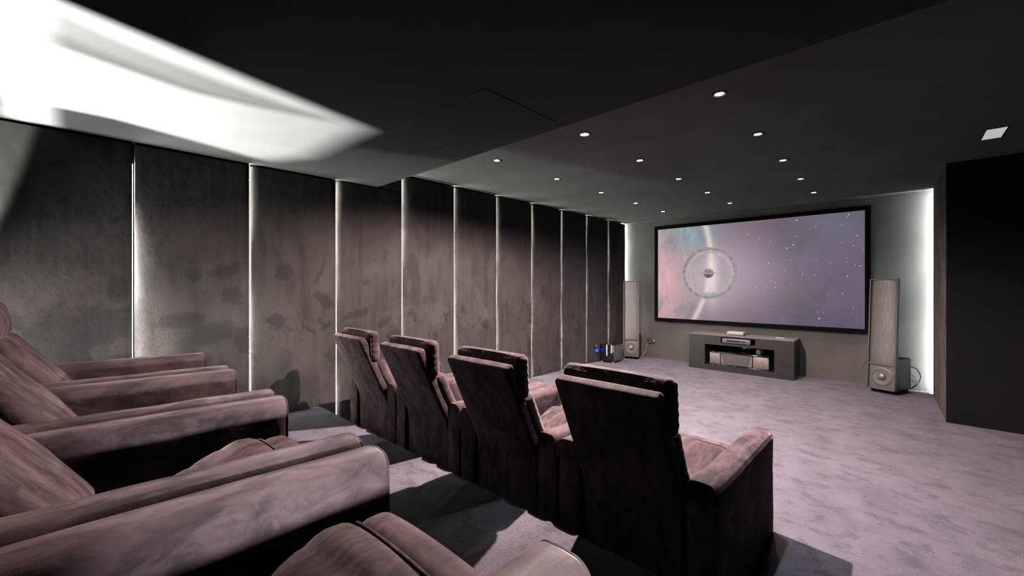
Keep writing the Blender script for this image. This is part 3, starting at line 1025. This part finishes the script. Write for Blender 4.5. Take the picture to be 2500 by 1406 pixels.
# ------------------------------------------------------------------ ceiling fittings
DLX, DLY = (1.13, 2.165, 3.20), [2.87 + 0.98 * k for k in range(5)]
lens_w = emitter('lamp_lens_warm', (1.0, 0.88, 0.78), 60)
lens_c = emitter('lamp_lens_cool', (0.94, 0.92, 1.0), 45)
trimm = plain('lamp_trim', (0.03, 0.03, 0.03), 0.5)
rows = ['left', 'middle', 'right']
places = ['nearest the viewer', 'second from the viewer', 'third from the viewer', 'fourth from the viewer', 'closest to the screen']
def lamp(name, loc, energy, color, size, blend, aim=None, radius=0.02, parent=None):
    l = bpy.data.lights.new(name, 'SPOT')
    l.energy = energy if name == 'added_uplight_lamp' else energy / KA
    l.color = color
    l.spot_size = R(size)
    l.spot_blend = blend
    l.shadow_soft_size = radius
    o = bpy.data.objects.new(name, l)
    col.objects.link(o)
    o.location = loc
    d = Vector(aim) - Vector(loc) if aim else Vector((0, 0, -1))
    o.rotation_euler = d.to_track_quat('-Z', 'Y').to_euler()
    return o
for i, x in enumerate(DLX):
    for j, y in enumerate(DLY):
        root = empty('downlight', (x, y, ZC))
        tag(root, 'small round ceiling downlight in the %s row, %s' % (rows[i], places[j]), 'downlight', 'downlights in three rows')
        bm = bmesh.new()
        lathe(bm, [(0.050, 0.0), (0.050, -0.004), (0.046, -0.007), (0.036, -0.006), (0.034, -0.001)], 36)
        link('trim_ring', bm, trimm, root)
        bm = bmesh.new()
        rl_ = 0.036 if (i, j) == (1, 0) else 0.027
        lathe(bm, [(0, -0.0035), (rl_ * 0.7, -0.0035), (rl_, -0.001)], 32)
        link('lens', bm, lens_w if i == 1 else lens_c, root)
        if (i, j) == (1, 0):
            e, c, s, b = 2000, (1.0, 0.82, 0.79), 164, 0.40
        elif i == 1:
            e, c, s, b = (270, 215, 115, 95, 85)[j], (1.0, 0.80, 0.70), 132, 0.9
        elif j == 0:
            e, c, s, b = 225, (0.84, 0.86, 1.0), 92, 1.0
        else:
            e, c, s, b = (0, 140, 72, 58, 52)[j], (0.98, 0.86, 0.90), (120 if j == 1 else 150), 0.9
        lamp('downlight_lamp', (x, y, ZC - 0.012), e, c, s, b, radius=0.022)
# pale panel at right, taken as an unlit vent, given an added glow
root = empty('ceiling_panel', (4.607, 5.165, ZC))
tag(root, 'small pale square vent panel, glow added, in the ceiling near the right pier', 'ceiling panel')
bm = bmesh.new()
for b in ((4.545, 4.552, 5.0, 5.33), (4.663, 4.670, 5.0, 5.33), (4.545, 4.670, 4.985, 5.0), (4.545, 4.670, 5.33, 5.345)):
    box(bm, b[0], b[1], b[2], b[3], ZC - 0.004, ZC)
child_at(link('frame', bm, DKGREY, smooth=False), root)
bm = bmesh.new()
box(bm, 4.552, 4.663, 5.0, 5.33, ZC - 0.002, ZC)
child_at(link('vent_face', bm, emitter('pale_panel_glow', (0.97, 0.98, 1.0), 0.48), smooth=False), root)
# flush hatch in the lower ceiling
bm = bmesh.new()
bevbox(bm, 1.893, 2.458, 1.477, 2.100, ZS - 0.004, ZS, 0.001, 1)
tag(link('ceiling_hatch', bm, SOFF, smooth=False), 'square dark flush hatch in the lower ceiling above the front row', 'hatch')

# ------------------------------------------------------------------ added uplight, unseen behind the left rear recliners, for the ceiling patch
UX, UY, UZ = 0.95, -2.60, 0.62
root = empty('added_uplight', (UX, YR, UZ))
tag(root, 'added black box uplight, unseen behind the left recliners, shaping the ceiling patch', 'uplight')
bm = bmesh.new()
PY = UY + 0.20
bx0, bx1, bz0, bz1 = 0.65, 1.25, 0.52, 0.96
# back, bottom, sides
box(bm, bx0, bx1, YR + 0.002, YR + 0.01, bz0, bz1)
box(bm, bx0, bx1, YR + 0.002, PY, bz0 - 0.006, bz0)
box(bm, bx0 - 0.006, bx0, YR + 0.002, PY, bz0, bz1)
box(bm, bx1, bx1 + 0.006, YR + 0.002, PY, bz0, bz1)
box(bm, bx0, bx1, YR + 0.002, PY - 0.02, bz1, bz1 + 0.006)
child_at(link('housing', bm, BLACK, smooth=False), root)
# front plate: its window is cut to shape the bright ceiling patch
def ap(x, y):
    s = (PY - UY) / (y - UY)
    return UX + (x - UX) * s, UZ + (ZS - UZ) * s
win = [ap(0.03, -0.17), ap(0.05, 0.60), ap(0.20, 1.08), ap(0.55, 1.27), ap(1.475, 1.31), ap(1.81, -0.06), ap(1.87, -0.28), ap(0.03, -0.30)]
bm = bmesh.new()
outer = [(bx0, bz1), (bx0, bz0), (bx1, bz0), (bx1, bz1)]
def quad(a):
    bm.faces.new([bm.verts.new((p[0], PY, p[1])) for p in a])
L_, Rr = win[:4], win[4:]
wl = min(p[0] for p in win[:4]); 
quad([(bx0, bz0), (bx1, bz0), win[4], win[3]])
quad([(bx0, bz0), win[3], win[2]])
quad([(bx0, bz0), win[2], win[1]])
quad([(bx0, bz0), win[1], win[0]])
quad([(bx0, bz0), win[0], win[7], (bx0, bz1)])
quad([(bx0, bz1), win[7], win[6], (bx1, bz1)])
quad([(bx1, bz1), win[6], win[5]])
quad([(bx1, bz1), win[5], win[4], (bx1, bz0)])
child_at(link('front_plate', bm, BLACK, smooth=False), root)
# tinted pieces added in the window to grade the ceiling patch
def light_tint_mat(name, k):
    t = NT(name)
    nd = t.n('ShaderNodeBsdfTransparent')
    nd.inputs[0].default_value = (k, k, k, 1)
    t.t.links.new(nd.outputs[0], t.out.inputs[0])
    return t.m
for pts, k in (([(1.385, -0.115), (1.353, 0.01), (1.315, 0.18), (1.275, 0.39), (1.33, 0.77), (1.43, 1.16), (1.46, 1.14), (1.475, 0.80), (1.52, 0.50), (1.60, 0.20), (1.69, 0.0), (1.75, -0.115)], 0.48),
               ([(1.380, -0.125), (1.348, 0.01), (1.310, 0.18), (1.270, 0.39), (1.325, 0.77), (1.35, 0.77), (1.33, 0.39), (1.41, 0.18), (1.47, 0.01), (1.53, -0.125)], 0.66),
               ([(0.467, -0.13), (0.48, 0.12), (0.36, 0.52), (0.22, 0.93), (0.18, 1.04), (0.05, 0.60), (0.03, -0.13)], 0.10)):
    bm = bmesh.new()
    P = [ap(x, y) for x, y in pts]
    A = [bm.verts.new((p[0], PY + 0.001 + 0.002 * k, p[1])) for p in P]
    B = [bm.verts.new((p[0], PY + 0.0014 + 0.002 * k, p[1])) for p in P]
    bm.faces.new(A)
    for i in range(len(A)):
        j2 = (i + 1) % len(A)
        bm.faces.new((A[i], A[j2], B[j2], B[i]))
    child_at(link('light_tint', bm, light_tint_mat('light_tint_glass', k), smooth=False), root)
lamp('added_uplight_lamp', (UX, UY, UZ), 41000, (1, 1, 0.99), 150, 0.1, (UX + 0.05, PY, UZ + 0.13), 0.0035)
# added floor uplight, out of view, putting a light patch on the left wall
root = empty('added_floor_uplight', (1.0, -1.0, TH))
tag(root, 'added floor uplight behind the rear row, unseen, brightening the left wall', 'uplight')
bm = bmesh.new()
lathe(bm, [(0, 0), (0.05, 0), (0.05, 0.12), (0.044, 0.12), (0.040, 0.03), (0, 0.03)], 28)
link('can', bm, BLACK, root)
lamp('added_floor_lamp', (1.0, -1.0, 0.60), 1300, (0.93, 1.0, 0.94), 107, 0.06, (0.4, -1.5, 1.238), 0.02)
root = empty('added_floor_uplight', (0.25, -1.25, TH))  # second added uplight, unseen, to fill the left wall with light
tag(root, 'added floor uplight beside the left wall, unseen, filling in its light', 'uplight')
bm = bmesh.new()
lathe(bm, [(0, 0), (0.05, 0), (0.05, 0.12), (0.044, 0.12), (0.040, 0.03), (0, 0.03)], 28)
link('can', bm, BLACK, root)
lamp('added_floor_lamp', (0.25, -1.25, 0.60), 800, (1.0, 0.97, 0.93), 66, 1.0, (0.02, 0.20, 1.22), 0.03)

# added spot, out of view at right, to light the rear row arms
root = empty('added_wall_light', (XR, 0.20, 1.22))
tag(root, 'added spot light on the right wall, unseen, lighting the rear row arms', 'added light')
bm = bmesh.new()
lathe(bm, [(0, 0), (0.045, 0), (0.045, 0.012), (0.030, 0.016), (0.030, 0.08), (0.026, 0.08), (0.024, 0.05), (0, 0.05)], 28, Matrix.Rotation(R(-90), 4, 'Y'))
link('can', bm, trimm, root)
lamp('added_wall_lamp', (XR - 0.085, 0.20, 1.22), 1150, (0.90, 0.97, 1.0), 25, 0.9, (2.4, 0.52, 0.85), 0.05)

# ------------------------------------------------------------------ world, camera, view
w = bpy.data.worlds.new('world')
scn.world = w
w.use_nodes = True
w.node_tree.nodes['Background'].inputs[0].default_value = (0.5, 0.5, 0.55, 1)
w.node_tree.nodes['Background'].inputs[1].default_value = 0.002
cam = bpy.data.cameras.new('camera')
cam.sensor_width = 36
cam.lens = 36 * 1005 / 2500
cam.shift_y = -7 / 2500
cam.clip_start = 0.02
co = bpy.data.objects.new('camera', cam)
col.objects.link(co)
co.location = (4.065, 0, 1.40)
co.rotation_euler = (R(90), 0, math.atan2(954, 1005))
scn.camera = co
scn.cycles.diffuse_bounces = 3
scn.view_settings.view_transform = 'Standard'
scn.view_settings.look = 'None'
scn.view_settings.exposure = 0.0
scn.view_settings.gamma = 1.0
scn.view_settings.use_curve_mapping = False
